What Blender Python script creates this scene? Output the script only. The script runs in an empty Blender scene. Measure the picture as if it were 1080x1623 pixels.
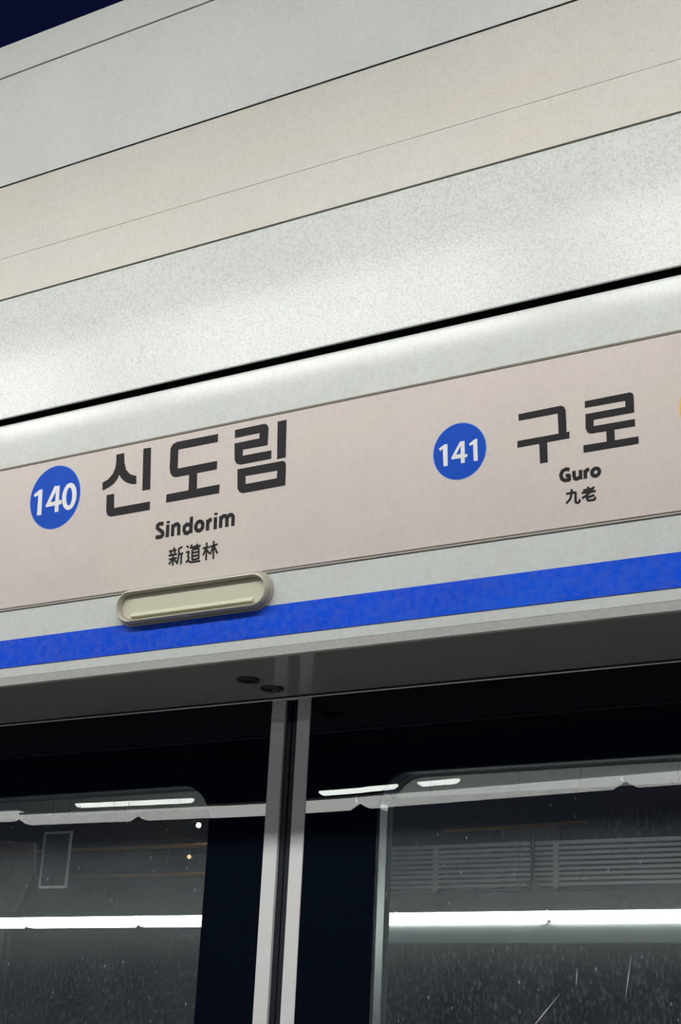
import bpy, bmesh, math, random
from mathutils import Matrix, Vector
from mathutils.geometry import tessellate_polygon
random.seed(7)
S = bpy.context.scene
COL = S.collection
H0 = 1.6                                   # eye height; all heights below are relative to the eye unless noted

# ------------------------------------------------------------------ camera
YAW, PITCH, ROLL, FPX = 0.55526, 0.35212, 0.04925, 2443.39
def cam_axes():
    cy, sy, cp, sp, cr, sr = math.cos(YAW), math.sin(YAW), math.cos(PITCH), math.sin(PITCH), math.cos(ROLL), math.sin(ROLL)
    Rz = Matrix(((cy, sy, 0), (-sy, cy, 0), (0, 0, 1)))
    Rx = Matrix(((1, 0, 0), (0, cp, sp), (0, -sp, cp)))
    Ry = Matrix(((cr, 0, sr), (0, 1, 0), (-sr, 0, cr)))
    M = Ry @ Rx @ Rz
    return M[0].copy(), M[2].copy(), (-M[1]).copy()      # right, up, back
cd = bpy.data.cameras.new('camera')
cam = bpy.data.objects.new('camera', cd); COL.objects.link(cam)
r_, u_, b_ = cam_axes()
cam.matrix_world = Matrix(((r_[0], u_[0], b_[0], 0), (r_[1], u_[1], b_[1], 0), (r_[2], u_[2], b_[2], H0), (0, 0, 0, 1)))
cd.sensor_fit = 'VERTICAL'; cd.sensor_height = 36.0; cd.sensor_width = 24.0
cd.lens = FPX * 36.0 / 1623.0
cd.clip_start = 0.02; cd.clip_end = 300
S.camera = cam

# ------------------------------------------------------------------ world and exposure
w = bpy.data.worlds.new('night_sky'); S.world = w; w.use_nodes = True
bg = w.node_tree.nodes['Background']
bg.inputs['Color'].default_value = (0.003, 0.0045, 0.024, 1); bg.inputs['Strength'].default_value = 1.0
S.view_settings.view_transform = 'Standard'; S.view_settings.look = 'None'
S.view_settings.gamma = 1.0; S.view_settings.use_curve_mapping = False
S.view_settings.exposure = 0.0

# light output of the station's lamps, the last an added hidden row (radiance of their diffusers)
LAMP_NEAR, LAMP_ROW, LAMP_FAR, LAMP_OPP, LAMP_ADDED = 25.5, 7.0, 20.0, 7.0, 16.0

# ------------------------------------------------------------------ measured layout
# lettering outlines in millimetres on the header face (x along the platform, y up the face)
GLYPHS = {
  'hangul_sin': [[[(-1694.4,380.6),(-1676.4,380.8),(-1675.2,363.5),(-1670.8,348.8),(-1662.0,339.6),(-1654.5,336.0),(-1647.1,333.5),(-1646.5,318.2),(-1658.0,320.0),(-1670.8,325.5),(-1680.7,333.9),(-1685.9,341.7),(-1689.2,335.3),(-1697.3,327.0),(-1708.7,321.8),(-1723.1,317.9),(-1723.8,332.8),(-1711.6,337.0),(-1701.3,345.0),(-1695.4,356.3),(-1693.8,368.3)]],[[(-1633.4,381.8),(-1616.3,381.0),(-1615.3,303.7),(-1632.9,304.1)]],[[(-1713.0,308.2),(-1695.8,308.0),(-1695.2,281.7),(-1615.1,281.9),(-1615.0,266.6),(-1700.9,266.5),(-1706.2,268.2),(-1710.7,272.3),(-1712.7,279.1)]]],
  'hangul_do': [[[(-1471.7,381.2),(-1472.2,366.7),(-1556.0,366.8),(-1556.6,332.5),(-1472.8,332.8),(-1473.0,317.7),(-1560.8,317.3),(-1567.9,320.3),(-1572.5,327.3),(-1574.0,336.9),(-1573.2,372.1),(-1568.3,378.8),(-1560.0,381.7)]],[[(-1531.5,323.1),(-1514.5,322.7),(-1514.2,288.1),(-1531.9,287.4)]],[[(-1579.4,289.2),(-1466.8,290.0),(-1467.3,274.6),(-1579.7,274.4)]]],
  'hangul_rim': [[[(-1436.6,381.8),(-1375.6,382.6),(-1370.3,379.4),(-1367.7,373.9),(-1369.4,343.5),(-1419.5,344.0),(-1419.9,333.3),(-1361.5,333.1),(-1361.9,318.5),(-1424.4,318.1),(-1432.4,321.4),(-1436.4,328.5),(-1437.0,357.9),(-1386.2,358.4),(-1385.8,367.9),(-1436.4,367.5)]],[[(-1349.6,381.6),(-1331.7,381.9),(-1333.0,316.0),(-1350.1,315.5)]],[[(-1430.1,310.8),(-1338.8,310.9),(-1334.2,308.4),(-1332.4,303.6),(-1333.4,267.8),(-1418.3,267.1),(-1424.9,269.9),(-1429.5,276.3)],[(-1413.5,296.4),(-1349.4,295.9),(-1350.3,282.6),(-1413.3,282.1)]]],
  'hangul_gu': [[[(-910.1,315.3),(-840.0,316.3),(-835.4,313.8),(-832.8,307.8),(-832.9,272.3),(-845.9,272.5),(-846.0,305.0),(-910.1,304.5)]],[[(-913.5,272.8),(-828.3,273.2),(-829.0,262.8),(-913.9,262.1)]],[[(-877.7,264.1),(-864.8,264.0),(-865.1,231.3),(-877.7,231.3)]]],
  'hangul_ro': [[[(-801.8,316.1),(-730.5,316.9),(-726.5,314.0),(-725.4,308.6),(-726.1,284.8),(-789.3,284.7),(-789.8,274.9),(-725.7,274.8),(-725.9,263.6),(-794.2,263.9),(-800.0,266.6),(-802.6,273.4),(-801.8,295.8),(-739.0,295.9),(-738.9,305.3),(-802.3,305.6)]],[[(-770.6,263.6),(-757.8,263.4),(-758.1,246.9),(-770.8,247.0)]],[[(-807.3,248.0),(-721.7,247.4),(-722.1,236.2),(-807.6,236.5)]]],
  'n140': [[[(-1885.6,335.1),(-1871.6,342.4),(-1864.8,342.3),(-1864.8,293.5),(-1875.3,293.8),(-1874.3,332.0),(-1883.5,330.1)]],[[(-1855.2,309.1),(-1836.3,343.6),(-1823.7,342.8),(-1824.1,315.2),(-1817.6,315.1),(-1817.5,307.1),(-1824.1,306.9),(-1824.2,293.7),(-1833.0,293.9),(-1833.3,306.6),(-1855.3,306.5)],[(-1844.6,314.2),(-1832.9,314.5),(-1832.3,333.0)]],[[(-1782.6,319.5),(-1782.8,323.5),(-1783.5,327.3),(-1784.5,330.9),(-1785.9,334.3),(-1787.6,337.2),(-1789.7,339.8),(-1792.0,341.8),(-1794.5,343.2),(-1797.1,344.0),(-1799.8,344.2),(-1802.4,343.8),(-1805.1,342.8),(-1807.5,341.2),(-1809.8,339.0),(-1811.9,336.3),(-1813.6,333.2),(-1815.0,329.7),(-1816.0,326.0),(-1816.6,322.0),(-1816.8,318.0),(-1816.6,314.1),(-1815.9,310.2),(-1814.9,306.6),(-1813.4,303.2),(-1811.7,300.3),(-1809.6,297.8),(-1807.3,295.8),(-1804.8,294.4),(-1802.2,293.6),(-1799.5,293.4),(-1796.9,293.9),(-1794.3,294.9),(-1791.8,296.5),(-1789.5,298.7),(-1787.5,301.4),(-1785.8,304.5),(-1784.4,307.9),(-1783.4,311.6),(-1782.8,315.5)],[(-1792.9,318.8),(-1793.0,321.5),(-1793.3,324.0),(-1793.7,326.5),(-1794.3,328.7),(-1795.1,330.7),(-1795.9,332.4),(-1796.9,333.8),(-1797.9,334.8),(-1799.0,335.4),(-1800.1,335.5),(-1801.2,335.3),(-1802.3,334.6),(-1803.3,333.6),(-1804.2,332.1),(-1805.1,330.4),(-1805.8,328.3),(-1806.3,326.0),(-1806.7,323.6),(-1807.0,321.0),(-1807.1,318.3),(-1806.9,315.6),(-1806.7,313.1),(-1806.2,310.6),(-1805.6,308.4),(-1804.9,306.4),(-1804.0,304.7),(-1803.1,303.4),(-1802.0,302.4),(-1800.9,301.8),(-1799.8,301.6),(-1798.7,301.9),(-1797.7,302.5),(-1796.6,303.6),(-1795.7,305.0),(-1794.9,306.8),(-1794.2,308.8),(-1793.6,311.1),(-1793.2,313.6),(-1793.0,316.2)]]],
  'n141': [[[(-1047.3,283.2),(-1037.1,288.3),(-1032.2,288.4),(-1032.4,252.6),(-1039.8,252.9),(-1040.3,281.6),(-1045.1,278.8)]],[[(-1025.8,264.7),(-1010.2,288.4),(-1002.5,288.5),(-1002.5,266.5),(-998.1,266.4),(-998.4,261.9),(-1002.7,261.4),(-1002.9,253.0),(-1009.3,252.9),(-1009.7,261.5),(-1025.5,261.8)],[(-1017.7,268.1),(-1009.5,268.3),(-1009.2,281.3)]],[[(-995.0,281.8),(-984.8,288.0),(-980.6,288.4),(-980.5,252.7),(-987.6,253.1),(-987.7,280.5),(-992.9,278.6)]]],
}
STROKES = {
  'sindorim': (7.0,[[(-1583.9,237.3),(-1592.2,238.3),(-1597.2,235.8),(-1597.0,231.3),(-1591.8,227.0),(-1586.2,222.9),(-1584.4,217.8),(-1588.3,214.4),(-1600.1,215.0)],[(-1574.5,234.3),(-1575.2,211.9)],[(-1573.7,240.7),(-1574.0,236.7)],[(-1563.6,233.6),(-1564.0,212.0)],[(-1563.5,227.8),(-1559.2,231.7),(-1554.4,232.7),(-1550.7,228.5),(-1550.6,211.9)],[(-1527.3,227.2),(-1533.8,229.1),(-1538.7,225.8),(-1539.7,220.0),(-1537.2,214.5),(-1532.4,213.0),(-1527.0,216.1)],[(-1524.3,241.3),(-1525.1,212.0)],[(-1500.0,222.5),(-1500.1,223.8),(-1500.3,225.0),(-1500.8,226.1),(-1501.3,227.1),(-1502.1,228.0),(-1502.9,228.8),(-1503.9,229.4),(-1505.0,229.8),(-1506.1,230.1),(-1507.3,230.2),(-1508.4,230.0),(-1509.6,229.7),(-1510.7,229.2),(-1511.7,228.5),(-1512.6,227.6),(-1513.4,226.7),(-1514.0,225.6),(-1514.5,224.4),(-1514.8,223.2),(-1514.9,222.0),(-1514.8,220.8),(-1514.6,219.6),(-1514.2,218.4),(-1513.6,217.4),(-1512.9,216.5),(-1512.0,215.7),(-1511.0,215.1),(-1509.9,214.7),(-1508.8,214.4),(-1507.7,214.4),(-1506.5,214.5),(-1505.4,214.9),(-1504.3,215.4),(-1503.3,216.1),(-1502.4,216.9),(-1501.6,217.9),(-1500.9,218.9),(-1500.5,220.1),(-1500.2,221.3),(-1500.0,222.5)],[(-1489.7,231.4),(-1490.2,212.1)],[(-1489.6,224.9),(-1486.2,229.6),(-1481.5,230.3)],[(-1473.9,233.3),(-1474.2,212.0)],[(-1472.9,240.9),(-1473.3,236.7)],[(-1462.7,233.8),(-1463.2,213.0)],[(-1462.5,228.4),(-1458.2,232.7),(-1453.4,232.5),(-1450.2,228.3),(-1450.3,212.8)],[(-1450.2,227.5),(-1445.3,232.6),(-1440.6,232.6),(-1437.4,228.6),(-1437.9,212.7)]]),
  'guro': (5.7,[[(-830.9,214.3),(-836.4,215.9),(-842.2,213.9),(-845.2,207.9),(-843.7,201.9),(-839.3,198.8),(-832.1,198.7),(-831.8,205.6),(-837.4,205.7)],[(-824.1,211.2),(-824.2,203.1),(-822.9,198.9),(-819.4,198.1),(-814.7,200.6)],[(-813.9,211.1),(-814.2,196.6)],[(-806.5,210.2),(-806.6,196.4)],[(-806.4,205.2),(-803.9,209.3),(-799.9,209.9)],[(-784.5,203.7),(-784.5,204.6),(-784.6,205.5),(-784.9,206.3),(-785.3,207.1),(-785.8,207.8),(-786.4,208.4),(-787.2,208.8),(-788.0,209.2),(-788.8,209.4),(-789.7,209.5),(-790.6,209.5),(-791.5,209.3),(-792.4,208.9),(-793.2,208.5),(-793.9,207.9),(-794.5,207.3),(-795.1,206.5),(-795.5,205.7),(-795.8,204.9),(-795.9,204.0),(-795.9,203.1),(-795.8,202.2),(-795.5,201.4),(-795.1,200.6),(-794.6,200.0),(-794.0,199.4),(-793.2,198.9),(-792.4,198.5),(-791.6,198.3),(-790.7,198.2),(-789.8,198.3),(-788.9,198.5),(-788.0,198.8),(-787.2,199.2),(-786.5,199.8),(-785.9,200.4),(-785.3,201.2),(-784.9,202.0),(-784.6,202.9),(-784.5,203.7)]]),
  'hanja_sindorim': (3.6,[[(-1560.5,192.0),(-1559.4,187.9)],[(-1570.3,186.1),(-1554.4,186.9)],[(-1566.7,184.6),(-1565.1,180.8)],[(-1557.3,185.0),(-1559.2,181.3)],[(-1571.1,178.6),(-1553.2,179.2)],[(-1570.2,171.9),(-1553.0,172.6)],[(-1561.5,177.8),(-1561.7,159.8)],[(-1562.8,170.2),(-1570.2,163.3)],[(-1559.2,170.5),(-1553.7,164.8)],[(-1542.0,190.6),(-1550.5,187.9)],[(-1549.5,188.3),(-1549.4,173.8),(-1553.0,161.1)],[(-1549.6,178.4),(-1539.9,179.0)],[(-1543.6,178.0),(-1544.3,160.0)],[(-1523.9,191.8),(-1521.9,188.6)],[(-1510.2,191.6),(-1512.6,188.3)],[(-1526.7,186.6),(-1503.8,187.5)],[(-1521.3,182.9),(-1520.8,164.9),(-1507.2,165.6),(-1507.6,183.4),(-1521.3,182.9)],[(-1521.1,177.0),(-1507.5,177.5)],[(-1521.0,170.9),(-1507.3,171.5)],[(-1515.0,187.3),(-1515.4,182.8)],[(-1533.3,191.1),(-1528.9,187.5)],[(-1534.2,179.7),(-1527.9,180.2),(-1530.1,172.9),(-1527.6,168.5),(-1533.9,161.6)],[(-1531.0,164.9),(-1523.1,160.9),(-1504.1,161.1)],[(-1499.2,182.0),(-1485.1,182.7)],[(-1491.1,191.5),(-1491.9,160.4)],[(-1492.4,181.1),(-1498.3,169.6)],[(-1490.0,177.8),(-1485.2,171.2)],[(-1484.1,182.9),(-1468.4,185.4)],[(-1476.6,192.3),(-1476.8,160.4)],[(-1477.4,184.0),(-1483.4,169.3)],[(-1475.4,182.4),(-1468.6,169.0)]]),
  'hanja_guro': (3.6,[[(-829.2,183.8),(-829.5,176.7),(-831.9,169.2),(-838.6,163.1)],[(-837.9,177.8),(-823.1,178.0),(-823.7,164.5),(-822.6,162.2),(-819.8,161.4),(-817.5,163.1),(-817.1,166.5)],[(-810.9,179.1),(-797.3,179.7)],[(-803.2,183.7),(-803.0,175.1)],[(-813.7,175.6),(-791.5,175.4)],[(-793.6,182.2),(-801.9,173.3),(-813.3,167.2)],[(-805.4,171.1),(-805.3,164.4),(-803.4,162.3),(-794.4,162.4),(-792.0,166.3)],[(-805.2,167.3),(-793.8,169.5)]]),
}

NY, NZ = 0.90, 1.66                        # platform-edge lamp row
ROLLTOP = 0.9                             # how far the header's top edge rolls back (radians)
PANEL_LEAN = [0.0, 1.0, 2.6, 3.3, 3.2, 2.2, 0.8]   # lean (degrees) of the speckled panel's lower part, crease to gap
SCR = [((-0.975, 0.139), (-1.030, 0.078), 0.0011), ((-0.861, 0.195), (-0.872, 0.130), 0.0009), ((-0.948, 0.175), (-0.950, 0.150), 0.0008)]
# ------------------------------------------------------------------ materials
def new_mat(name):
    m = bpy.data.materials.new(name); m.use_nodes = True
    nt = m.node_tree; b = nt.nodes['Principled BSDF']
    return m, nt, b
def node(nt, kind, **kw):
    n = nt.nodes.new(kind)
    for k, v in kw.items():
        if k in n.inputs: n.inputs[k].default_value = v
        else: setattr(n, k, v)
    return n
def ramp(nt, src, stops):
    r = nt.nodes.new('ShaderNodeValToRGB'); e = r.color_ramp.elements
    e[0].position, e[0].color = stops[0]; e[1].position, e[1].color = stops[-1]
    for p, c in stops[1:-1]:
        q = e.new(p); q.color = c
    nt.links.new(src, r.inputs['Fac']); return r
def mixc(nt, fac, a, b):
    m = nt.nodes.new('ShaderNodeMix'); m.data_type = 'RGBA'
    for sock, v in ((m.inputs[0], fac), (m.inputs[6], a), (m.inputs[7], b)):
        if hasattr(v, 'links'): nt.links.new(v, sock)
        else: sock.default_value = v
    return m.outputs[2]
def g(v): return (v, v, v, 1)

def painted(name, col, stain=None, stain_amt=0.0, rough=0.32, peel=0.12, mottle=0.06, spec=0.5, peel_scale=260, peel_dist=0.0006, speck=0.10, speck_scale=210):
    """Satin painted sheet metal: slight mottling, speckle of dirt and painted-in peel shading, orange peel."""
    m, nt, b = new_mat(name)
    tc = nt.nodes.new('ShaderNodeTexCoord')
    n1 = node(nt, 'ShaderNodeTexNoise', Scale=5.0, Detail=5.0, Roughness=0.65); nt.links.new(tc.outputs['Object'], n1.inputs['Vector'])
    n2 = node(nt, 'ShaderNodeTexNoise', Scale=90.0, Detail=3.0, Roughness=0.6); nt.links.new(tc.outputs['Object'], n2.inputs['Vector'])
    dark = tuple(c * (1 - 2.2 * mottle) for c in col[:3]) + (1,)
    f1 = ramp(nt, n1.outputs['Fac'], [(0.35, g(0)), (0.7, g(1))])
    c = mixc(nt, f1.outputs['Color'], dark, col)
    f2 = ramp(nt, n2.outputs['Fac'], [(0.30, g(0)), (0.62, g(1))])
    dk2 = mixc(nt, 0.12, c, (0.35, 0.33, 0.30, 1))
    c = mixc(nt, f2.outputs['Color'], dk2, c)
    if stain:
        mp = node(nt, 'ShaderNodeMapping'); mp.inputs['Scale'].default_value = (1.3, 1.0, 6.0)
        nt.links.new(tc.outputs['Object'], mp.inputs['Vector'])
        n3 = node(nt, 'ShaderNodeTexNoise', Scale=2.2, Detail=4.0, Roughness=0.6); nt.links.new(mp.outputs['Vector'], n3.inputs['Vector'])
        f3 = ramp(nt, n3.outputs['Fac'], [(0.45, g(0)), (0.75, g(stain_amt))])
        c = mixc(nt, f3.outputs['Color'], c, stain)
    ns = node(nt, 'ShaderNodeTexNoise', Scale=speck_scale, Detail=1.5, Roughness=0.5); nt.links.new(tc.outputs['Object'], ns.inputs['Vector'])
    fs = ramp(nt, ns.outputs['Fac'], [(0.36, g(speck)), (0.52, g(0))])
    c = mixc(nt, fs.outputs['Color'], c, (0.20, 0.17, 0.13, 1))  # brown flecks of dirt, also painting in the peel's broken highlight
    # sparse specks of grime
    v = node(nt, 'ShaderNodeTexVoronoi', Scale=26.0); nt.links.new(tc.outputs['Object'], v.inputs['Vector'])
    f4 = ramp(nt, v.outputs['Distance'], [(0.0, g(0.75)), (0.045, g(0.0))])
    wn = node(nt, 'ShaderNodeTexNoise', Scale=7.0); nt.links.new(tc.outputs['Object'], wn.inputs['Vector'])
    f5 = ramp(nt, wn.outputs['Fac'], [(0.58, g(0)), (0.66, g(1))])
    mu = node(nt, 'ShaderNodeMath', operation='MULTIPLY'); nt.links.new(f4.outputs['Color'], mu.inputs[0]); nt.links.new(f5.outputs['Color'], mu.inputs[1])
    c = mixc(nt, mu.outputs[0], c, (0.16, 0.13, 0.10, 1))
    nt.links.new(c, b.inputs['Base Color'])
    b.inputs['Roughness'].default_value = rough; b.inputs['Specular IOR Level'].default_value = spec
    if peel > 0:
        n4 = node(nt, 'ShaderNodeTexNoise', Scale=peel_scale, Detail=2.0, Roughness=0.5); nt.links.new(tc.outputs['Object'], n4.inputs['Vector'])
        bp = node(nt, 'ShaderNodeBump', Strength=peel, Distance=peel_dist); nt.links.new(n4.outputs['Fac'], bp.inputs['Height'])
        nt.links.new(bp.outputs['Normal'], b.inputs['Normal'])
    return m

def plain(name, col, rough=0.5, metal=0.0, spec=0.5, noise=0.08, scale=40.0):
    m, nt, b = new_mat(name)
    tc = nt.nodes.new('ShaderNodeTexCoord')
    n1 = node(nt, 'ShaderNodeTexNoise', Scale=scale, Detail=4.0); nt.links.new(tc.outputs['Object'], n1.inputs['Vector'])
    c = mixc(nt, n1.outputs['Fac'], tuple(x * (1 - noise) for x in col[:3]) + (1,), tuple(min(1, x * (1 + noise)) for x in col[:3]) + (1,))
    nt.links.new(c, b.inputs['Base Color'])
    b.inputs['Roughness'].default_value = rough; b.inputs['Metallic'].default_value = metal; b.inputs['Specular IOR Level'].default_value = spec
    return m

def lamp_mat(name, col, strength):
    m, nt, b = new_mat(name)
    b.inputs['Base Color'].default_value = (0.8, 0.8, 0.8, 1)
    b.inputs['Emission Color'].default_value = col; b.inputs['Emission Strength'].default_value = strength
    return m

def dusty_glass(name):
    m, nt, b = new_mat(name); nt.nodes.remove(b)
    out = [n for n in nt.nodes if n.type == 'OUTPUT_MATERIAL'][0]
    tc = nt.nodes.new('ShaderNodeTexCoord')
    fr = node(nt, 'ShaderNodeFresnel', IOR=1.5)
    tr = node(nt, 'ShaderNodeBsdfTransparent'); tr.inputs['Color'].default_value = (0.84, 0.87, 0.86, 1)
    gl = node(nt, 'ShaderNodeBsdfGlossy', Roughness=0.0); gl.inputs['Color'].default_value = (1, 1, 1, 1)
    m1 = nt.nodes.new('ShaderNodeMixShader')
    nt.links.new(fr.outputs[0], m1.inputs[0]); nt.links.new(tr.outputs[0], m1.inputs[1]); nt.links.new(gl.outputs[0], m1.inputs[2])
    # dust film: fine haze, larger smudges and small flecks
    n1 = node(nt, 'ShaderNodeTexNoise', Scale=6.0, Detail=6.0, Roughness=0.7); nt.links.new(tc.outputs['Object'], n1.inputs['Vector'])
    mp = node(nt, 'ShaderNodeMapping'); mp.inputs['Scale'].default_value = (1.0, 1.0, 0.45)
    nt.links.new(tc.outputs['Object'], mp.inputs['Vector'])
    n2 = node(nt, 'ShaderNodeTexNoise', Scale=210.0, Detail=3.0, Roughness=0.75); nt.links.new(mp.outputs['Vector'], n2.inputs['Vector'])
    v = node(nt, 'ShaderNodeTexVoronoi', Scale=95.0); nt.links.new(mp.outputs['Vector'], v.inputs['Vector'])
    a = ramp(nt, n1.outputs['Fac'], [(0.3, g(DUST * 0.7)), (0.75, g(DUST * 1.35))])
    bb = ramp(nt, n2.outputs['Fac'], [(0.50, g(0.0)), (0.80, g(DUST * 3.2))])
    cc = ramp(nt, v.outputs['Distance'], [(0.0, g(DUST * 12.0)), (0.16, g(0.0))])
    vc = node(nt, 'ShaderNodeSeparateColor'); nt.links.new(v.outputs['Color'], vc.inputs[0])
    sel = ramp(nt, vc.outputs[0], [(0.80, g(0)), (0.84, g(1))])
    mu = node(nt, 'ShaderNodeMath', operation='MULTIPLY'); nt.links.new(cc.outputs['Color'], mu.inputs[0]); nt.links.new(sel.outputs['Color'], mu.inputs[1])
    ad = node(nt, 'ShaderNodeMath', operation='ADD'); nt.links.new(a.outputs['Color'], ad.inputs[0]); nt.links.new(bb.outputs['Color'], ad.inputs[1])
    ad2 = node(nt, 'ShaderNodeMath', operation='ADD'); nt.links.new(ad.outputs[0], ad2.inputs[0]); nt.links.new(mu.outputs[0], ad2.inputs[1])
    df = node(nt, 'ShaderNodeBsdfDiffuse'); df.inputs['Color'].default_value = (0.68, 0.79, 0.84, 1)
    rf = node(nt, 'ShaderNodeBsdfRefraction', IOR=1.05, Roughness=0.75); rf.inputs['Color'].default_value = (0.9, 0.95, 0.93, 1)
    m0 = nt.nodes.new('ShaderNodeMixShader'); m0.inputs[0].default_value = SCATTER
    nt.links.new(m1.outputs[0], m0.inputs[1]); nt.links.new(rf.outputs[0], m0.inputs[2]); m1 = m0
    m2 = nt.nodes.new('ShaderNodeMixShader')
    nt.links.new(ad2.outputs[0], m2.inputs[0]); nt.links.new(m1.outputs[0], m2.inputs[1]); nt.links.new(df.outputs[0], m2.inputs[2])
    nt.links.new(m2.outputs[0], out.inputs['Surface'])
    return m
def clear_glass(name):
    m, nt, b = new_mat(name); nt.nodes.remove(b)
    out = [n for n in nt.nodes if n.type == 'OUTPUT_MATERIAL'][0]
    tr = node(nt, 'ShaderNodeBsdfTransparent'); tr.inputs['Color'].default_value = (0.96, 0.98, 0.97, 1)
    nt.links.new(tr.outputs[0], out.inputs['Surface'])
    return m

DUST = 0.056; SCATTER = 0.05
M = dict(
    white=painted('white_green_paint', (0.66, 0.70, 0.68, 1), rough=0.22, mottle=0.03, peel=0.25, peel_scale=260, speck=0.06, spec=0.34),
    white2=painted('white_green_paint_upper', (0.585, 0.61, 0.59, 1), rough=0.45, mottle=0.03, peel=0.2, speck=0.07),
    beige=painted('beige_paint', (0.60, 0.58, 0.545, 1), stain=(0.58, 0.53, 0.41, 1), stain_amt=0.45, rough=0.45, mottle=0.025, peel=0.15, speck=0.08),
    peel=painted('speckled_white_paint', (0.62, 0.655, 0.635, 1), rough=0.20, mottle=0.02, peel=0.42, peel_scale=230, peel_dist=0.0011, speck=0.21, speck_scale=240, spec=0.30),
    lip=painted('white_paint_lip', (0.80, 0.80, 0.79, 1), rough=0.4, mottle=0.02, peel=0.05),
    blue=painted('blue_film', (0.0, 0.085, 0.82, 1), stain=(0.01, 0.15, 0.88, 1), stain_amt=0.4, rough=0.5, mottle=0.05, peel=0.1, spec=0.12, speck=0.06),
    sign=painted('pinkish_sign_film', (0.655, 0.585, 0.56, 1), stain=(0.65, 0.60, 0.53, 1), stain_amt=0.5, rough=0.55, mottle=0.02, peel=0.05, spec=0.3, speck=0.04),
    sealant=plain('brown_sealant', (0.16, 0.14, 0.11, 1), 0.6),
    sealant2=plain('pale_sealant', (0.42, 0.39, 0.35, 1), 0.6),
    ink=plain('black_print', (0.026, 0.024, 0.026, 1), 0.6, spec=0.12, noise=0.05),
    disc=plain('blue_print', (0.004, 0.075, 0.52, 1), 0.55, spec=0.15, noise=0.10, scale=30),
    discrim=plain('pale_blue_print', (0.42, 0.48, 0.62, 1), 0.5),
    num=plain('white_print', (0.78, 0.78, 0.78, 1), 0.5, noise=0.03),
    yellow=plain('yellow_print', (0.80, 0.50, 0.04, 1), 0.5),
    soffit=plain('grey_soffit_paint', (0.42, 0.41, 0.415, 1), 0.06, spec=0.75, noise=0.04),
    dark=plain('dark_core', (0.012, 0.012, 0.013, 1), 0.7),
    trim=plain('grey_trim', (0.05, 0.05, 0.07, 1), 0.5, spec=0.1),
    frit=plain('black_glass', (0.004, 0.007, 0.012, 1), 0.0, spec=0.5, noise=0.02),
    alu=plain('satin_aluminium', (0.88, 0.885, 0.88, 1), 0.42, metal=0.0, noise=0.02),
    jamb=plain('jamb_aluminium', (0.97, 0.97, 0.97, 1), 0.24, metal=0.85, noise=0.03),
    seal=plain('greenish_seal', (0.42, 0.47, 0.38, 1), 0.5),
    rubber=plain('black_rubber', (0.010, 0.012, 0.020, 1), 0.45),
    ivory=plain('ivory_plastic', (0.52, 0.49, 0.40, 1), 0.28, noise=0.06, scale=25),
    ivory_in=plain('ivory_lens', (0.62, 0.61, 0.47, 1), 0.35, noise=0.03),
    scratch=plain('scratch_white', (0.55, 0.57, 0.56, 1), 0.6),
    sensor=plain('sensor_ring', (0.035, 0.038, 0.04, 1), 0.3),
    sensor_lens=plain('sensor_lens', (0.02, 0.035, 0.035, 1), 0.1),
    glass=dusty_glass('dusty_glass'), glass_back=clear_glass('glass_back'),
    floor=plain('granite_floor', (0.46, 0.45, 0.43, 1), 0.35, noise=0.25, scale=60),
    ceil=plain('ceiling_sheet', (0.82, 0.83, 0.78, 1), 0.6),
    ballast=plain('track_ballast', (0.06, 0.055, 0.05, 1), 0.9, noise=0.4, scale=30),
    steel=plain('dark_steel', (0.05, 0.05, 0.055, 1), 0.5),
    housing=plain('lamp_housing', (0.65, 0.65, 0.63, 1), 0.5),
    railing=plain('grey_railing_paint', (0.50, 0.51, 0.50, 1), 0.5),
    beam=plain('grey_beam_paint', (0.66, 0.68, 0.70, 1), 0.6),
    orange=plain('orange_pipe', (0.72, 0.32, 0.08, 1), 0.5),
    mauve=plain('mauve_board', (0.16, 0.13, 0.14, 1), 0.6, noise=0.6, scale=5),
    screen=plain('dark_screen', (0.06, 0.065, 0.07, 1), 0.25),
    framewhite=plain('pale_frame', (0.55, 0.56, 0.54, 1), 0.5),
)
GREENWHITE = (0.93, 1.0, 0.93, 1)
M['lit_near'] = lamp_mat('lit_near', (1.0, 0.99, 0.95, 1), LAMP_NEAR)
M['lit_row'] = lamp_mat('lit_row', (0.97, 1.0, 0.96, 1), LAMP_ROW)
M['lit_far'] = lamp_mat('lit_far', GREENWHITE, LAMP_FAR)
M['lit_opp'] = lamp_mat('lit_opp', GREENWHITE, LAMP_OPP)
M['lit_added'] = lamp_mat('lit_added', GREENWHITE, LAMP_ADDED)
M['lit_spot'] = lamp_mat('lit_spot', (1.0, 0.80, 0.45, 1), 30.0)
M['lit_amber'] = lamp_mat('lit_amber', (1.0, 0.62, 0.30, 1), 1.2)

# ------------------------------------------------------------------ object helpers
def obj(name, bm, mats, parent=None, smooth=False, loc=None, keep=False):
    if not keep: bmesh.ops.recalc_face_normals(bm, faces=bm.faces[:])
    me = bpy.data.meshes.new(name); bm.to_mesh(me); bm.free()
    for m in (mats if isinstance(mats, (list, tuple)) else [mats]): me.materials.append(m)
    if smooth:
        for p in me.polygons: p.use_smooth = True
    o = bpy.data.objects.new(name, me); COL.objects.link(o)
    if parent is not None: o.parent = parent
    if loc: o.location = loc
    return o
def tag(o, label, cat, group=None, kind=None):
    o['label'] = label; o['category'] = cat
    if group: o['group'] = group
    if kind: o['kind'] = kind
    return o
def thing(name, label, cat, loc=(0, 0, 0), group=None):
    o = bpy.data.objects.new(name, None); COL.objects.link(o)
    o.location = loc; o.empty_display_size = 0.05
    return tag(o, label, cat, group)
def struct(name, bm, m, label=None):
    o = obj(name, bm, m); o['kind'] = 'structure'
    if label: o['label'] = label
    return o
def off(bm, v):
    bmesh.ops.translate(bm, verts=bm.verts[:], vec=v); return bm
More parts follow.
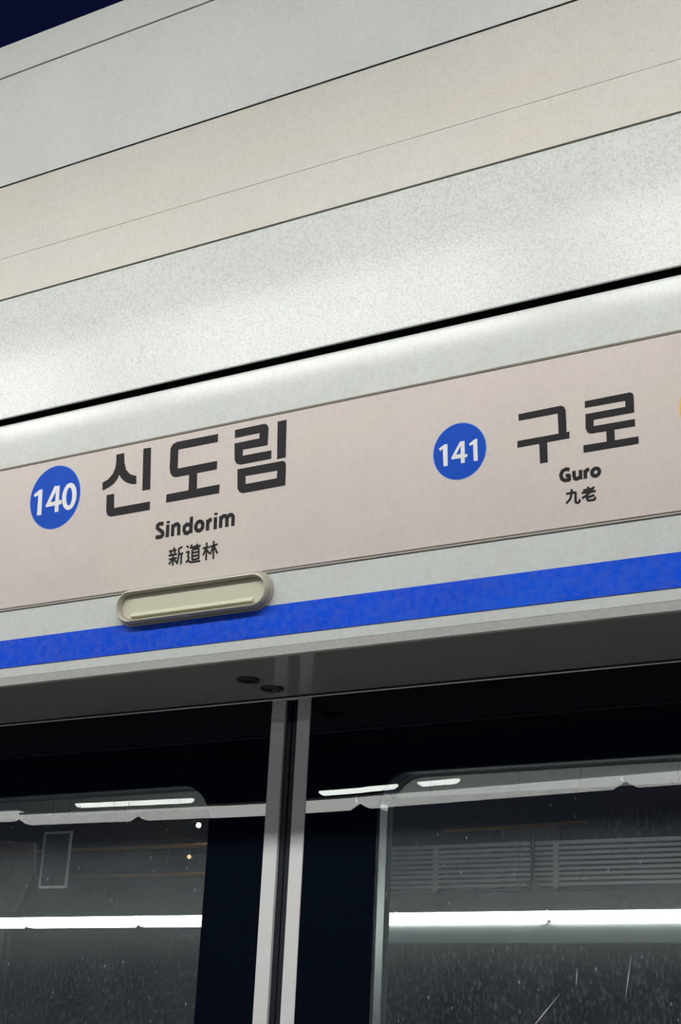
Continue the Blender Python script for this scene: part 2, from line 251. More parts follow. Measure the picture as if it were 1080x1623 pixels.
def box(x0, x1, y0, y1, z0, z1, bm=None, bev=0.0):
    bm = bm or bmesh.new()
    vs = [bm.verts.new((x, y, z)) for x in (x0, x1) for y in (y0, y1) for z in (z0, z1)]
    idx = [(0, 1, 3, 2), (4, 6, 7, 5), (0, 4, 5, 1), (2, 3, 7, 6), (0, 2, 6, 4), (1, 5, 7, 3)]
    fs = [bm.faces.new([vs[i] for i in f]) for f in idx]
    if bev:
        es = list({e for f in fs for e in f.edges})
        bmesh.ops.bevel(bm, geom=es, offset=bev, segments=2, affect='EDGES', profile=0.7)
    return bm
def prism_x(prof, x0, x1, bm=None):
    """Closed YZ profile extruded along X."""
    bm = bm or bmesh.new()
    a = [bm.verts.new((x0, y, z)) for y, z in prof]; b = [bm.verts.new((x1, y, z)) for y, z in prof]
    n = len(prof)
    for i in range(n):
        j = (i + 1) % n
        bm.faces.new((a[i], a[j], b[j], b[i]))
    bm.faces.new(a); bm.faces.new(b[::-1]); return bm
def cyl(p, q, r, n=16, bm=None):
    bm = bm or bmesh.new()
    p, q = Vector(p), Vector(q); d = (q - p).normalized()
    u = d.orthogonal().normalized(); v = d.cross(u)
    a = [bm.verts.new(p + u * r * math.cos(2 * math.pi * i / n) + v * r * math.sin(2 * math.pi * i / n)) for i in range(n)]
    b = [bm.verts.new(q + u * r * math.cos(2 * math.pi * i / n) + v * r * math.sin(2 * math.pi * i / n)) for i in range(n)]
    for i in range(n):
        j = (i + 1) % n
        bm.faces.new((a[i], a[j], b[j], b[i]))
    bm.faces.new(a[::-1]); bm.faces.new(b); return bm

# ------------------------------------------------------------------ setting
XL, XR = -5.2, 1.6
struct('floor', box(-14, 8, -7.5, 2.6, -1.75 + H0, -1.6 + H0), M['floor'])
struct('ceiling', box(-9, 5, -2.4, 1.35, 2.70 + H0, 2.85 + H0), M['ceil'])
struct('trim_1', box(-30, 8, 2.62, 8.3, -2.9 + H0, -2.75 + H0), M['ballast'], 'dark track bed between the platforms')
struct('trim_2', box(-30, 8, 8.4, 24.0, -1.8 + H0, -1.6 + H0), M['floor'], 'far platform floor')
struct('wall_back', box(-45, 15, 40, 40.5, -3 + H0, 16 + H0), M['steel'], 'added dark wall far behind the tracks that hides the sky')  # added to keep the blue sky glow out of the windows
struct('trim_3', box(-24, 8, 8.6, 14.1, 2.78 + H0, 2.9 + H0), M['ceil'], 'roof sheet over the far platform')
YD = 2.275                                   # door plane
# dark supporting core behind the cladding, and the fixed dark panels on both sides of the doors
struct('wall_front', box(XL, XR, 2.06, 2.34, 0.70 + H0, 2.00 + H0), M['dark'])
struct('wall_left', box(XL, -2.66, YD, YD + 0.05, -1.6 + H0, 0.625 + H0), M['frit'])
struct('wall_right', box(-0.34, XR, YD, YD + 0.05, -1.6 + H0, 0.625 + H0), M['frit'])

# ------------------------------------------------------------------ fascia panels above the header
TH = 0.003
def fascia(prof_front, mat, label, name='fascia_panel'):
    """prof_front: list of (y, z) from bottom to top on the visible side."""
    prof = [(y, z + H0) for y, z in prof_front] + [(max(y for y, z in prof_front) + TH, z + H0) for y, z in (prof_front[-1], prof_front[0])]
    bm = prism_x(prof, XL, XR)
    o = obj(name, bm, mat)
    return tag(o, label, 'panel', 'painted metal fascia panels above the sign')
YF = 1.94
G2 = 0.0022
zt, z4, z3, z2_ = 2.033, 1.949, 1.671, 1.402
fascia([(YF, z4 + G2), (YF, zt)], M['white2'], 'narrow pale top strip of fascia right under the night sky')
fascia([(YF, z3 + G2), (YF, z4 - G2)], M['white2'], 'pale greenish-white fascia panel directly above the beige one')
# beige panel with a hairline joint in it
zj = 0.772 * YF
fascia([(YF, z2_ + G2), (YF, zj - 0.0006), (YF + 0.002, zj), (YF, zj + 0.0006), (YF, z3 - G2)], M['beige'], 'warm beige fascia panel with faint yellowish stains and a hairline')
# speckled panel whose lower part rolls in towards the dark gap
CURVE, yq = [], YF
NSEG = 16
for k in range(NSEG + 1):                     # from the crease down to the gap, leaning in by the angles of PANEL_LEAN
    zq = 1.330 - (1.330 - 1.1455) * k / NSEG
    CURVE.append((yq, zq))
    f = k / NSEG * (len(PANEL_LEAN) - 1); i0 = min(int(f), len(PANEL_LEAN) - 2)
    yq += math.tan(math.radians(PANEL_LEAN[i0] + (PANEL_LEAN[i0 + 1] - PANEL_LEAN[i0]) * (f - i0))) * (1.330 - 1.1455) / NSEG
CURVE.append((CURVE[-1][0] + 0.0008, 1.1442))
fascia(CURVE[::-1] + [(YF, z2_ - G2)], M['peel'], 'white panel with speckled shiny lower band above the dark gap')

# ------------------------------------------------------------------ header casing
TILT = 0.09637
st, ct = math.sin(TILT), math.cos(TILT)
def pl(v, d=0.0):
    """(y, z) on the leaning header face; v along the face from its lower edge, d out of the face."""
    return (2.0 - st * v - ct * d, 0.65 + H0 + ct * v - st * d)
hd = thing('door_header', 'long white door header with blue stripe, hanging over the dark glass doors', 'door header', (-1.5, 2.0, 0.65 + H0))
def child(name, bm, m, parent, smooth=False):
    base = Vector((0, 0, 0)); q = parent
    while q is not None:
        base += Vector(q.location); q = q.parent
    off(bm, -base)
    return obj(name, bm, m, parent, smooth)
# face plate: flat leaning sheet whose upper edge rolls back into the gap
prof = [pl(0.0), pl(0.4427)]
yy_, zz_, vv_ = *pl(0.4427), 0.4427
for k in range(1, 13):                        # gentle roll from the lean of the face to upright, then a tight roll over
    lean = TILT * (1 - k / 8) if k <= 8 else -(k - 8) / 4 * ROLLTOP
    dv = 0.0048 if k <= 8 else 0.0022
    yy_ -= math.sin(lean) * dv; zz_ += math.cos(lean) * dv
    prof.append((yy_, zz_))
yb = 2.03
prof += [(yb, prof[-1][1]), (yb, pl(0.0)[1])]
fp = child('face_plate', prism_x(prof, XL, XR), M['white'], hd)
child('blue_stripe', prism_x([pl(0.0175, 0.0003), pl(0.0680, 0.0003), pl(0.0680, 0.0012), pl(0.0175, 0.0012)], XL, XR), M['blue'], hd)
lp = [pl(-0.0005), (2.006, 0.637 + H0), (2.016, 0.637 + H0), (2.016, pl(0)[1] - 0.0005)]
child('lower_lip', prism_x(lp, XL, XR), M['lip'], hd)
child('soffit_plate', box(XL, XR, 2.021, YD - 0.012, 0.640 + H0, 0.646 + H0), M['soffit'], hd)
child('rear_trim', box(XL, XR, YD - 0.0085, YD - 0.004, 0.6385 + H0, 0.646 + H0), M['trim'], hd)

child('gap_shade_strip', box(XL, XR, 1.985, 2.029, 1.1425 + H0, 1.30 + H0), M['dark'], hd)  # black strip added inside the gap to stand in for its shade

# ------------------------------------------------------------------ station sign
def face_mesh(polys, d0, d1):
    """Polygons (with optional holes) given in millimetres on the header face, extruded from d0 to d1 out of the face."""
    bm = bmesh.new()
    for loops in polys:
        pts = [p for L in loops for p in L]
        L3 = [[Vector((u / 1000, v / 1000, 0)) for u, v in L] for L in loops]
        tris = tessellate_polygon(L3)
        def V(p, d):
            y, z = pl(p[1] / 1000, d); return bm.verts.new((p[0] / 1000, y, z))
        top = [V(p, d1) for p in pts]; bot = [V(p, d0) for p in pts]
        for t in tris:
            try: bm.faces.new([top[i] for i in t])
            except ValueError: pass
        k = 0
        for L in loops:
            n = len(L)
            for i in range(n):
                a, b = k + i, k + (i + 1) % n
                bm.faces.new((top[a], top[b], bot[b], bot[a]))
            k += n
    return bm
def ribbon(pts, wid):
    """Stroke polygon of constant width with round-ish joins, in the face plane."""
    P_ = [Vector(p) for p in pts]; h = wid / 2; out = []
    for i in range(len(P_) - 1):
        a, b = P_[i], P_[i + 1]
        d = (b - a)
        if d.length < 1e-6: continue
        d.normalize(); n = Vector((-d.y, d.x))
        ea = 0.0 if i == 0 else h * 0.35
        eb = 0.0 if i == len(P_) - 2 else h * 0.35
        a2, b2 = a - d * ea, b + d * eb
        out.append([[tuple(a2 - n * h), tuple(b2 - n * h), tuple(b2 + n * h), tuple(a2 + n * h)]])
    return out
def stroke_mesh(strokes, wid, d0, d1):
    bm = bmesh.new(); k = 0
    for s in strokes:
        for poly in ribbon(s, wid):
            b2 = face_mesh([poly], d0, d1 + 0.000012 * (k % 9)); k += 1
            me = bpy.data.meshes.new('tmp'); b2.to_mesh(me); b2.free(); bm.from_mesh(me); bpy.data.meshes.remove(me)
    return bm
def circle(u, v, r, n=72): return [(u + r * math.cos(2 * math.pi * i / n), v + r * math.sin(2 * math.pi * i / n)) for i in range(n)]

sg = thing('station_sign', 'long pinkish-grey station name strip along the white header, black names and numbered discs', 'sign', (-1.4, pl(0.26)[0], pl(0.26)[1]))
VB, VT = 0.1285, 0.3945
child('sign_panel', prism_x([pl(VB, 0.0003), pl(VT, 0.0003), pl(VT, 0.0018), pl(VB, 0.0018)], XL, XR), M['sign'], sg)
child('upper_edge_seal', prism_x([pl(VT, 0.0003), pl(VT + 0.0035, 0.0003), pl(VT + 0.0035, 0.0026), pl(VT, 0.0030)], XL, XR), M['sealant'], sg)
le = child('lower_edge_seal', prism_x([pl(VB - 0.0052, 0.0003), pl(VB, 0.0003), pl(VB, 0.0026), pl(VB - 0.0014, 0.0026), pl(VB - 0.0016, 0.0014), pl(VB - 0.0038, 0.0014), pl(VB - 0.0040, 0.0022), pl(VB - 0.0052, 0.0022)], XL, XR), M['sealant2'], sg)
DP = 0.0018
def disc(u, v, r, m, label):
    ring = child('number_disc', face_mesh([[circle(u, v, r)]], DP, DP + 0.0003), m, sg)
    ring['label'] = label
    child('disc_outline', face_mesh([[circle(u, v, r + 1.3), circle(u, v, r)]], DP, DP + 0.0002), M['discrim'], ring)
    return ring
def child2(name, bm, m, parent): return child(name, bm, m, parent)
d1 = disc(-1834.2, 322.3, 59.5, M['disc'], 'larger blue disc numbered 140')
child('numerals', face_mesh(GLYPHS['n140'], DP + 0.0003, DP + 0.0006), M['num'], d1)
d2 = disc(-1011.6, 273.0, 45.6, M['disc'], 'smaller blue disc numbered 141')
child('numerals', face_mesh(GLYPHS['n141'], DP + 0.0003, DP + 0.0006), M['num'], d2)
yd = child('number_disc', face_mesh([[circle(-612.0, 277.0, 46.5)]], DP, DP + 0.0003), M['yellow'], sg); yd['label'] = 'yellow disc at the right picture edge'
def lay(names, nm, label):
    polys = [p for n in names for p in GLYPHS[n]]
    bm = bmesh.new()
    for k, p in enumerate(polys):
        b2 = face_mesh([p], DP, DP + 0.0003 + 0.00002 * k)
        me = bpy.data.meshes.new('tmp'); b2.to_mesh(me); b2.free(); bm.from_mesh(me); bpy.data.meshes.remove(me)
    o = child(nm, bm, M['ink'], sg); o['label'] = label
lay(['hangul_sin', 'hangul_do', 'hangul_rim'], 'korean_name', 'large black three-syllable Korean name')
lay(['hangul_gu', 'hangul_ro'], 'korean_name', 'black two-syllable Korean name')
for key, nm, lb in (('sindorim', 'latin_name', 'black lettering reading Sindorim'), ('guro', 'latin_name', 'black lettering reading Guro'),
                    ('hanja_sindorim', 'chinese_name', 'three small Chinese characters'), ('hanja_guro', 'chinese_name', 'two small Chinese characters')):
    wd, st_ = STROKES[key]
    o = child(nm, stroke_mesh(st_, wd, DP, DP + 0.0003), M['ink'], sg); o['label'] = lb

# ------------------------------------------------------------------ oblong indicator lamp on the header
def stadium(cu, cv, half, r, n=20):
    P_ = []
    for i in range(n + 1):
        a = -math.pi / 2 + math.pi * i / n; P_.append((cu + half + r * math.cos(a), cv + r * math.sin(a)))
    for i in range(n + 1):
        a = math.pi / 2 + math.pi * i / n; P_.append((cu - half + r * math.cos(a), cv + r * math.sin(a)))
    return P_
def loft(rings, cap_first=True, cap_last=True):
    bm = bmesh.new(); R_ = []
    for pts, d in rings:
        row = []
        for u, v in pts:
            y, z = pl(v / 1000, d); row.append(bm.verts.new((u / 1000, y, z)))
        R_.append(row)
    n = len(R_[0])
    for a, b in zip(R_, R_[1:]):
        for i in range(n):
            j = (i + 1) % n; bm.faces.new((a[i], a[j], b[j], b[i]))
    if cap_first: bm.faces.new(R_[0][::-1])
    if cap_last: bm.faces.new(R_[-1])
    return bm
LU, LV, LH = -1517.0, 95.5, 128.0
lm = thing('indicator_lamp', 'oblong ivory plastic lamp cover under the left station name, overlapping the sign edge', 'lamp', (LU / 1000, *pl(LV / 1000)))
def sd(r): return stadium(LU, LV, LH, r)
child('housing', loft([(sd(29), 0.0031), (sd(29), 0.0095), (sd(28.2), 0.0135), (sd(26.5), 0.0160), (sd(25.2), 0.0164), (sd(24.0), 0.0152), (sd(22.5), 0.0075), (sd(21.5), 0.0045)], True, True), M['ivory'], lm, False)
child('lens', loft([(sd(21.0), 0.0048), (sd(21.0), 0.0056), (sd(19.5), 0.0062)], True, True), M['ivory_in'], lm)
child('lens_ridge', prism_x([pl(0.0765, 0.0063), pl(0.0850, 0.0063), pl(0.0838, 0.0085), pl(0.0780, 0.0120)], (LU - LH + 2) / 1000, (LU + LH - 2) / 1000), M['ivory_in'], lm)
rim = child('base_flange', loft([(sd(33), 0.0013), (sd(33), 0.0024), (sd(32), 0.0030), (sd(28), 0.0030)], True, True), M['sealant2'], lm)

# ------------------------------------------------------------------ soffit sensors
def sensor(x, y, label):
    t = thing('ceiling_sensor', label, 'sensor', (x, y, 0.640 + H0), 'round sensors under the header')
    n = 40; bm = bmesh.new(); rows = []
    for r, z in ((0.0205, 0.0), (0.0205, -0.002), (0.019, -0.0042), (0.0165, -0.0048), (0.0150, -0.0040), (0.0135, -0.0018)):
        rows.append([bm.verts.new((r * math.cos(2 * math.pi * i / n), r * math.sin(2 * math.pi * i / n), z)) for i in range(n)])
    for a, b in zip(rows, rows[1:]):
        for i in range(n): bm.faces.new((a[i], a[(i + 1) % n], b[(i + 1) % n], b[i]))
    bm.faces.new(rows[0]); bm.faces.new(rows[-1][::-1])
    obj('ring', bm, M['sensor'], t, True)
    bm = bmesh.new(); rows = []
    for k in range(6):
        a = k / 5 * 1.2; rows.append([bm.verts.new((0.0130 * math.cos(a) * math.cos(2 * math.pi * i / n), 0.0130 * math.cos(a) * math.sin(2 * math.pi * i / n), -0.0021 - 0.003 * math.sin(a))) for i in range(n)])
    for a, b in zip(rows, rows[1:]):
        for i in range(n): bm.faces.new((a[i], a[(i + 1) % n], b[(i + 1) % n], b[i]))
    bm.faces.new(rows[-1][::-1]); bm.faces.new(rows[0])
    obj('lens', bm, M['sensor_lens'], t, True)
sensor(-1.494, 2.133, 'round dark sensor on the grey soffit, the one nearer the front lip')
sensor(-1.489, 2.202, 'round dark sensor on the grey soffit, the one nearer the door frames')

# ------------------------------------------------------------------ sliding doors
ZB, ZT = -1.59, 0.6372
def rrect(x0, x1, z0, z1, r, n=10):
    P_ = []
    for cx, cz, a0 in ((x1 - r, z1 - r, 0), (x0 + r, z1 - r, 90), (x0 + r, z0 + r, 180), (x1 - r, z0 + r, 270)):
        for i in range(n + 1):
            a = math.radians(a0 + 90 * i / n); P_.append((cx + r * math.cos(a), cz + r * math.sin(a)))
    return P_
def door(x0, x1, wx0, wx1, wz1, rad, k_twist, xc, stile_side, label, scratches):
    """Leaf spanning x0..x1 (glass), window wx0..wx1; stile on the meeting side."""
    t = thing('sliding_door', label, 'door', ((x0 + x1) / 2, YD, ZB + H0))
    win = rrect(wx0, wx1, -1.15, wz1, rad)
    outer = [(x0, ZB), (x1, ZB), (x1, ZT), (x0, ZT)]
    bm = bmesh.new()
    def sheet(loops, mi, y):
        pts = [p for L in loops for p in L]
        vs = [bm.verts.new((px, y, pz)) for px, pz in pts]
        for tri in tessellate_polygon([[Vector((px, pz, 0)) for px, pz in L] for L in loops]):
            try: f = bm.faces.new([vs[i] for i in tri])
            except ValueError: continue
            f.material_index = mi
    sheet([outer, win], 0, 0.0); sheet([win], 1, 0.0)
    bmesh.ops.remove_doubles(bm, verts=bm.verts[:], dist=1e-6)
    def cut(co, no): bmesh.ops.bisect_plane(bm, geom=bm.verts[:] + bm.edges[:] + bm.faces[:], plane_co=co, plane_no=no)
    q = x0 + 0.06
    while q < x1 - 0.01: cut((q, 0, 0), (1, 0, 0)); q += 0.06
    q = ZB + 0.08
    while q < ZT - 0.01: cut((0, 0, q), (0, 0, 1)); q += 0.08
    for v in bm.verts: v.co.y += k_twist * (v.co.x - xc) * (v.co.z - 0.43)
    for f in bm.faces:
        f.normal_update()
        if f.normal.y > 0: f.normal_flip()
    # glass thickness: rear skin and edges
    n0 = len(bm.faces)
    rear = bmesh.ops.duplicate(bm, geom=bm.verts[:] + bm.edges[:] + bm.faces[:])
    rv = [e for e in rear['geom'] if isinstance(e, bmesh.types.BMVert)]; rf = [e for e in rear['geom'] if isinstance(e, bmesh.types.BMFace)]
    for v in rv: v.co.y += 0.006
    for f in rf:
        f.normal_flip(); f.material_index = 2 if f.material_index == 1 else 0
    off(bm, (0, YD, H0))
    off(bm, -Vector(t.location))
    pane = obj('glass_pane', bm, [M['frit'], M['glass'], M['glass_back']], t, True, keep=True)
    for (a, b, wd) in scratches:                      # fine scratches on the outside of the glass
        bm = bmesh.new()
        a_, b_ = Vector((a[0], a[1])), Vector((b[0], b[1])); d = (b_ - a_).normalized(); nn = Vector((-d.y, d.x)) * wd
        def yy(p): return YD - 0.0008 + k_twist * (p.x - xc) * (p.y - 0.43)
        pts = [a_, (a_ + b_) / 2 + nn, b_, (a_ + b_) / 2 - nn]
        vs = [bm.verts.new((p.x, yy(p), p.y + H0)) for p in pts]; vb = [bm.verts.new((p.x, yy(p) + 0.0003, p.y + H0)) for p in pts]
        bm.faces.new(vs); bm.faces.new(vb[::-1])
        for i in range(4): bm.faces.new((vs[i], vs[(i + 1) % 4], vb[(i + 1) % 4], vb[i]))
        off(bm, -Vector(t.location)); obj('scratch', bm, M['scratch'], pane)
    # leaf frame behind the glass, with the window cut out of it (its reveal shows through the glass)
    def ringsolid(lo, li, y0, y1):
        bm = bmesh.new(); rows = {}
        for y in (y0, y1):
            for key, L in (('o', lo), ('i', li)):
                rows[key, y] = [bm.verts.new((px, y, pz + H0)) for px, pz in L]
        for key, L in (('o', lo), ('i', li)):
            n = len(L)
            for i in range(n):
                j = (i + 1) % n
                bm.faces.new((rows[key, y0][i], rows[key, y0][j], rows[key, y1][j], rows[key, y1][i]))
        for y in (y0, y1):
            allv = rows['o', y] + rows['i', y]
            for tri in tessellate_polygon([[Vector((px, pz, 0)) for px, pz in lo], [Vector((px, pz, 0)) for px, pz in li]]):
                try: bm.faces.new([allv[i] for i in tri])
                except ValueError: pass
        return bm
    o2 = [(x0 + 0.003, ZB + 0.003), (x1 - 0.003, ZB + 0.003), (x1 - 0.003, ZT - 0.003), (x0 + 0.003, ZT - 0.003)]
    child('leaf_frame', ringsolid(o2, rrect(wx0, wx1, -1.15, wz1, rad), YD + 0.011, YD + 0.050), M['jamb'], t)
    child('window_seal', ringsolid(rrect(wx0, wx1, -1.15, wz1, rad), rrect(wx0 + 0.002, wx1 - 0.002, -1.148, wz1 - 0.002, rad - 0.002), YD + 0.039, YD + 0.0515), M['seal'], t)
    sx = (x1, x1 + 0.0295) if stile_side > 0 else (x0 - 0.0285, x0 - 0.0005)
    child('edge_stile', box(sx[0] + 0.0005, sx[1], YD - 0.001, YD + 0.048, ZB + H0, ZT + H0, bev=0.0012), M['alu'], t)
    if stile_side > 0:
        rx = sx[1] + 0.0005
        child('rubber_seal', box(rx, rx + 0.0115, YD + 0.004, YD + 0.04, ZB + H0, ZT + H0, bev=0.003), M['rubber'], t)
    else:
        rx = sx[0] - 0.0005
        child('rubber_seal', box(rx - 0.0125, rx, YD + 0.005, YD + 0.04, ZB + H0, ZT + H0, bev=0.003), M['rubber'], t)
    return t
door(-2.64, -1.5365, -2.46, -1.658, 0.4935, 0.070, 0.0030, -1.70, +1,
     'left sliding platform door of dark glass, left of the paired grey edge strips', [])
door(-1.4525, -0.36, -1.309, -0.55, 0.4935, 0.060, -0.0079, -1.40, -1,
     'right sliding platform door of dark glass with scratched window, right of the grey strips', SCR)

# ------------------------------------------------------------------ luminaires
def luminaire(x0, L, y, z, h, depth, lit, label, group, roof=None, rod=0.005, cham=0.05, name='strip_light', cat='light', pan=0.025):
    """Hanging strip light: pan, glowing diffuser with bevelled lower ends, two rods. z is the underside."""
    t = thing(name, label, cat, (x0 + L / 2, y, z + H0), group)
    a, b = -L / 2 + 0.004, L / 2 - 0.004
    bm = bmesh.new(); pf = [(a, h), (b, h), (b, h * 0.6), (b - cham, 0), (a + cham, 0), (a, h * 0.6)]
    fr = [bm.verts.new((px, -depth / 2, pz)) for px, pz in pf]; bk = [bm.verts.new((px, depth / 2, pz)) for px, pz in pf]
    bm.faces.new(fr); bm.faces.new(bk[::-1])
    for i in range(6): bm.faces.new((fr[i], fr[(i + 1) % 6], bk[(i + 1) % 6], bk[i]))
    obj('diffuser', bm, M[lit], t)
    obj('housing', box(a, b, -depth / 2, depth / 2, h + 0.001, h + pan, bev=0.003), M['housing'], t)
    if roof:
        for s in (-1, 1):
            obj('hanging_rod', cyl((s * L * 0.3, 0, h + pan), (s * L * 0.3, 0, roof - z), rod, 8), M['steel'], t)
    return t
# bright row along the platform edge, above the picture
for k in range(5):
    luminaire(-5.0 + 1.27 * k, 1.12, NY, NZ, 0.07, 0.11, 'lit_near', 'bright strip light hung from the canopy along the platform edge', 'strip lights along the platform edge', roof=2.70)
# row behind the viewer, mirrored in the black glass
ORD = ['leftmost', 'second from left', 'third from left', 'fourth from left', 'fifth from left', 'rightmost']
for k, (x0, L, dz) in enumerate(((-6.77, 1.25, 0.022), (-5.52, 0.75, 0), (-4.77, 1.25, 0), (-3.52, 1.25, 0), (-2.27, 1.25, 0))):
    luminaire(x0, L, -1.40, 1.132 + dz, 0.046, 0.045, 'lit_row', 'white strip light mirrored as a pale band in the door glass, ' + ('rightmost' if k == 4 else ORD[k]), 'strip lights mirrored in the glass', roof=2.70, rod=0.0015, cham=0.05, pan=0.012)
# bare bright tubes farther back, also mirrored
struct('trim_4', box(-13, 2, -5.80, -5.70, 2.42 + H0, 2.54 + H0), M['steel'], 'dark steel lighting rail behind the platform')
for k, (x0, L, lb) in enumerate(((-8.93, 1.25, 'long bright tube mirrored in the left window top'), (-6.46, 0.70, 'bright tube mirrored left of the right window, on the black glass'), (-5.58, 0.35, 'short bright tube mirrored near the right window corner'))):
    luminaire(x0, L, -5.75, 2.085, 0.032, 0.04, 'lit_far', lb, 'bright tubes mirrored in the glass', roof=2.42, cham=0.03, pan=0.01, rod=0.002, name='tube_light')
for x in (-12.5, 1.5):
    struct('trim_5', box(x - 0.06, x + 0.06, -5.81, -5.69, -1.6 + H0, 2.42 + H0), M['steel'], 'steel post of the lighting rail')
# far platform rows seen through the windows
for k in range(14):
    luminaire(-10.88 + 1.25 * k, 1.25, 10.6, 1.124, 0.082, 0.08, 'lit_opp', ('glowing strip light seen through the windows across the tracks, ' + ORD[k]) if k < 6 else 'strip light across the tracks, beyond the right picture edge', 'strip lights across the tracks', roof=2.78, rod=0.0012, cham=0.05, pan=0.012)

# ------------------------------------------------------------------ things across the tracks
# gantry carrying an unseen row of strip lights, added to light the railing
gt = thing('light_gantry', 'pale grey horizontal beam just under the glowing line in the right window', 'beam', (-6.0, 18.0, -1.6 + H0))
child('beam', box(-10.6, -2.0, 17.935, 18.1, 1.675 + H0, 1.915 + H0), M['beam'], gt)
for x in (-10.9, -1.9): child('post', box(x - 0.08, x + 0.08, 17.92, 18.08, -1.6 + H0, 1.90 + H0), M['steel'], gt)
for k in range(3):
    luminaire(-10.45 + 2.6 * k, 2.55, 18.0, 1.916, 0.09, 0.17, 'lit_added', 'added strip light that lights the railing, hidden behind the glowing line', 'added hidden strip lights', roof=None, pan=0.012)
# slatted railing on a raised deck
fy = 21.5
struct('trim_6', box(-13.2, -3.0, fy - 0.5, fy + 2.3, 2.40 + H0, 2.68 + H0), M['dark'], 'edge of the raised walkway across the tracks')
for x in (-12.9, -3.4): struct('trim_7', box(x - 0.15, x + 0.15, fy + 0.5, fy + 0.8, -1.6 + H0, 2.40 + H0), M['steel'], 'pillar of the raised walkway')
rl = thing('slatted_railing', 'grey railing of horizontal slats seen through the right window', 'railing', (-8.0, fy, 2.68 + H0))
for k in range(9):
    z = 2.745 + k * 0.075
    child('slat', box(-12.9, -3.2, fy - 0.01, fy + 0.01, z + H0, z + 0.042 + H0), M['railing'], rl)
child('top_rail', box(-12.9, -3.2, fy - 0.03, fy + 0.03, 3.42 + H0, 3.47 + H0), M['railing'], rl)
for x in (-12.9, -11.27, -9.27, -7.27, -5.27, -3.27): child('post', box(x - 0.04, x + 0.04, fy - 0.05, fy - 0.012, 2.68 + H0, 3.42 + H0), M['railing'], rl)
# dark pole standing in front of the railing
po = thing('signal_pole', 'thin dark pole with a small foot in front of the railing', 'pole', (-0.4492 * 21.2, 21.2, 2.68 + H0))
obj('shaft', cyl((0, 0, 0.16), (0, 0, 0.80), 0.03, 10), M['dark'], po)
obj('foot', cyl((0, 0, 0.0), (0, 0, 0.159), 0.09, 12), M['dark'], po)
# orange pipe behind the railing (right window) and two behind the left window
def pipe(x0, z0, x1, z1, y, r, label, posts):
    t = thing('orange_pipe', label, 'pipe', (x0, y, -1.6 + H0), 'orange pipes across the tracks')
    child('tube', cyl((x0, y, z0 + H0), (x1, y, z1 + H0), r, 10), M['orange'], t)
    for x in posts: child('support_post', cyl((x, y + r + 0.03, -1.6 + H0), (x, y + r + 0.03, z0 + (z1 - z0) * (x - x0) / (x1 - x0) + H0), 0.03, 8), M['dark'], t)
    return t
rp = pipe(-0.52 * 23.5, 0.1712 * 23.5, -0.409 * 23.5, 0.1735 * 23.5, 23.5, 0.03, 'dull orange pipe above the slatted railing', ())
child('support_panel', box(-10.86, -10.13, 23.54, 23.6, 2.68 + H0, 4.08 + H0), M['mauve'], rp)
pipe(-15.6, 0.1690 * 16, -11.5, 0.1682 * 16, 16.0, 0.026, 'upper of the two dull orange pipes behind the left window', (-15.4, -11.4))
pipe(-15.6, 0.1470 * 16.2, -11.5, 0.1460 * 16.2, 16.2, 0.026, 'lower of the two dull orange pipes behind the left window', (-15.3, -11.45))
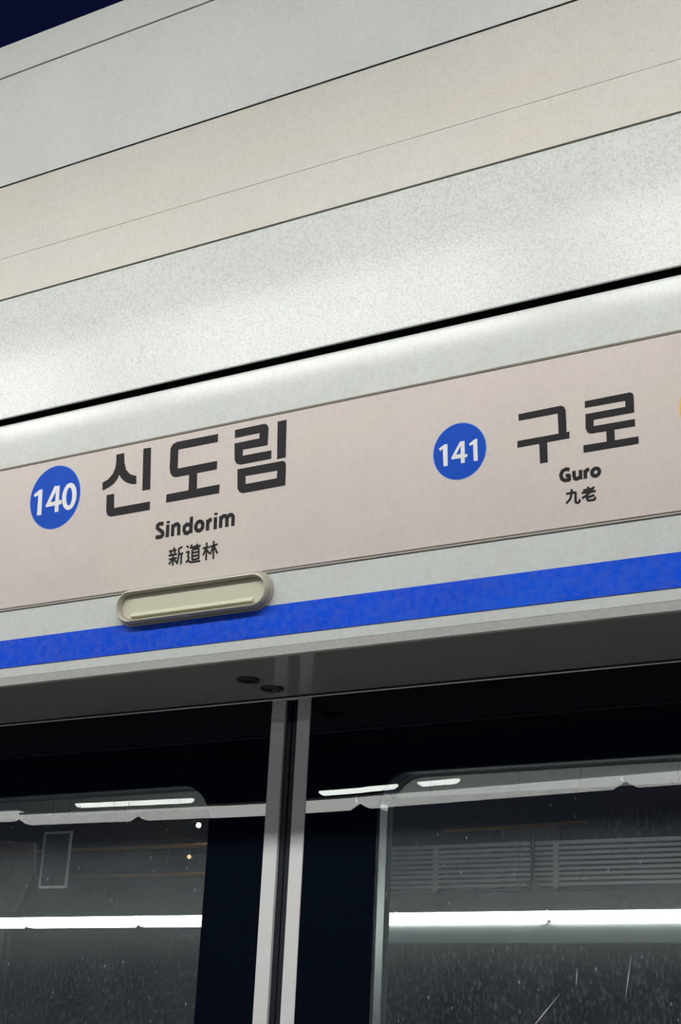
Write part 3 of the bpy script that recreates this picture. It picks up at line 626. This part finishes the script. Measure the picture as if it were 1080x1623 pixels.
# hanging display
y = 10.9
hs = thing('hanging_display', 'narrow upright dark screen in a pale frame hanging behind the left window', 'display', (-0.884 * y, y, 0.1378 * y + H0))
w2, hh = 0.165, 0.51
for nm, b4 in (('frame_side', (-w2, -w2 + 0.022, 0, hh)), ('frame_side', (w2 - 0.022, w2, 0, hh)), ('frame_rail', (-w2 + 0.0225, w2 - 0.0225, 0, 0.022)), ('frame_rail', (-w2 + 0.0225, w2 - 0.0225, hh - 0.022, hh))):
    obj(nm, box(b4[0], b4[1], -0.008, 0.008, b4[2], b4[3], bev=0.003), M['framewhite'], hs)
obj('screen', box(-w2 + 0.0225, w2 - 0.0225, -0.004, 0.005, 0.0225, hh - 0.0225), M['screen'], hs)
for s in (-1, 1): obj('hanging_rod', cyl((s * 0.1, 0, hh), (s * 0.1, 0, 2.78 - 0.1378 * y), 0.002, 8), M['steel'], hs)
# small lamps fixed to the upper pipe
def spot(x, z, y, r, lit, z_pipe, label):
    t = thing('pipe_lamp', label, 'lamp', (x, y, z + H0), 'small lamps behind the left window')
    bm = bmesh.new(); bmesh.ops.create_icosphere(bm, subdivisions=2, radius=r); obj('globe', bm, M[lit], t, True)
    d = z_pipe - z; sg_ = 1 if d > 0 else -1
    obj('stem', cyl((0, 0, sg_ * r * 0.9), (0, 0, d - sg_ * 0.026), 0.008, 8), M['dark'], t)
spot(-0.7387 * 16, 0.1842 * 16, 16.0, 0.032, 'lit_spot', 0.1683 * 16, 'small warm lamp glowing near the corner of the left window')
spot(-0.7456 * 16, 0.1596 * 16, 16.0, 0.028, 'lit_amber', 0.1683 * 16, 'dim amber lamp under the brighter warm lamp')
# mauve board at the left picture edge
y = 12.3
mb = thing('poster_board', 'blurry mauve board behind the left window at the left picture edge', 'board', (-0.935 * y, y, -1.6 + H0))
pf = [(-0.45, 1.6 + 0.120 * y), (0.15, 1.6 + 0.120 * y), (0.36, 1.6 + 0.150 * y), (0.33, 1.6 + 0.176 * y), (-0.45, 1.6 + 0.181 * y)]
bm = bmesh.new(); fr = [bm.verts.new((a, -0.02, b)) for a, b in pf]; bk = [bm.verts.new((a, 0.02, b)) for a, b in pf]
bm.faces.new(fr); bm.faces.new(bk[::-1])
for i in range(5): bm.faces.new((fr[i], fr[(i + 1) % 5], bk[(i + 1) % 5], bk[i]))
obj('board', bm, M['mauve'], mb)
for s in (-0.3, 0.05): obj('post', box(s - 0.03, s + 0.03, 0.021, 0.07, 0, 1.6 + 0.175 * y), M['dark'], mb)
# canopy posts across the tracks
for x in (-7.75, -14.0, -2.0):
    struct('trim_9', box(x - 0.1, x + 0.1, 12.2, 12.4, -1.6 + H0, 2.78 + H0), M['steel'], 'steel post of the far platform roof')
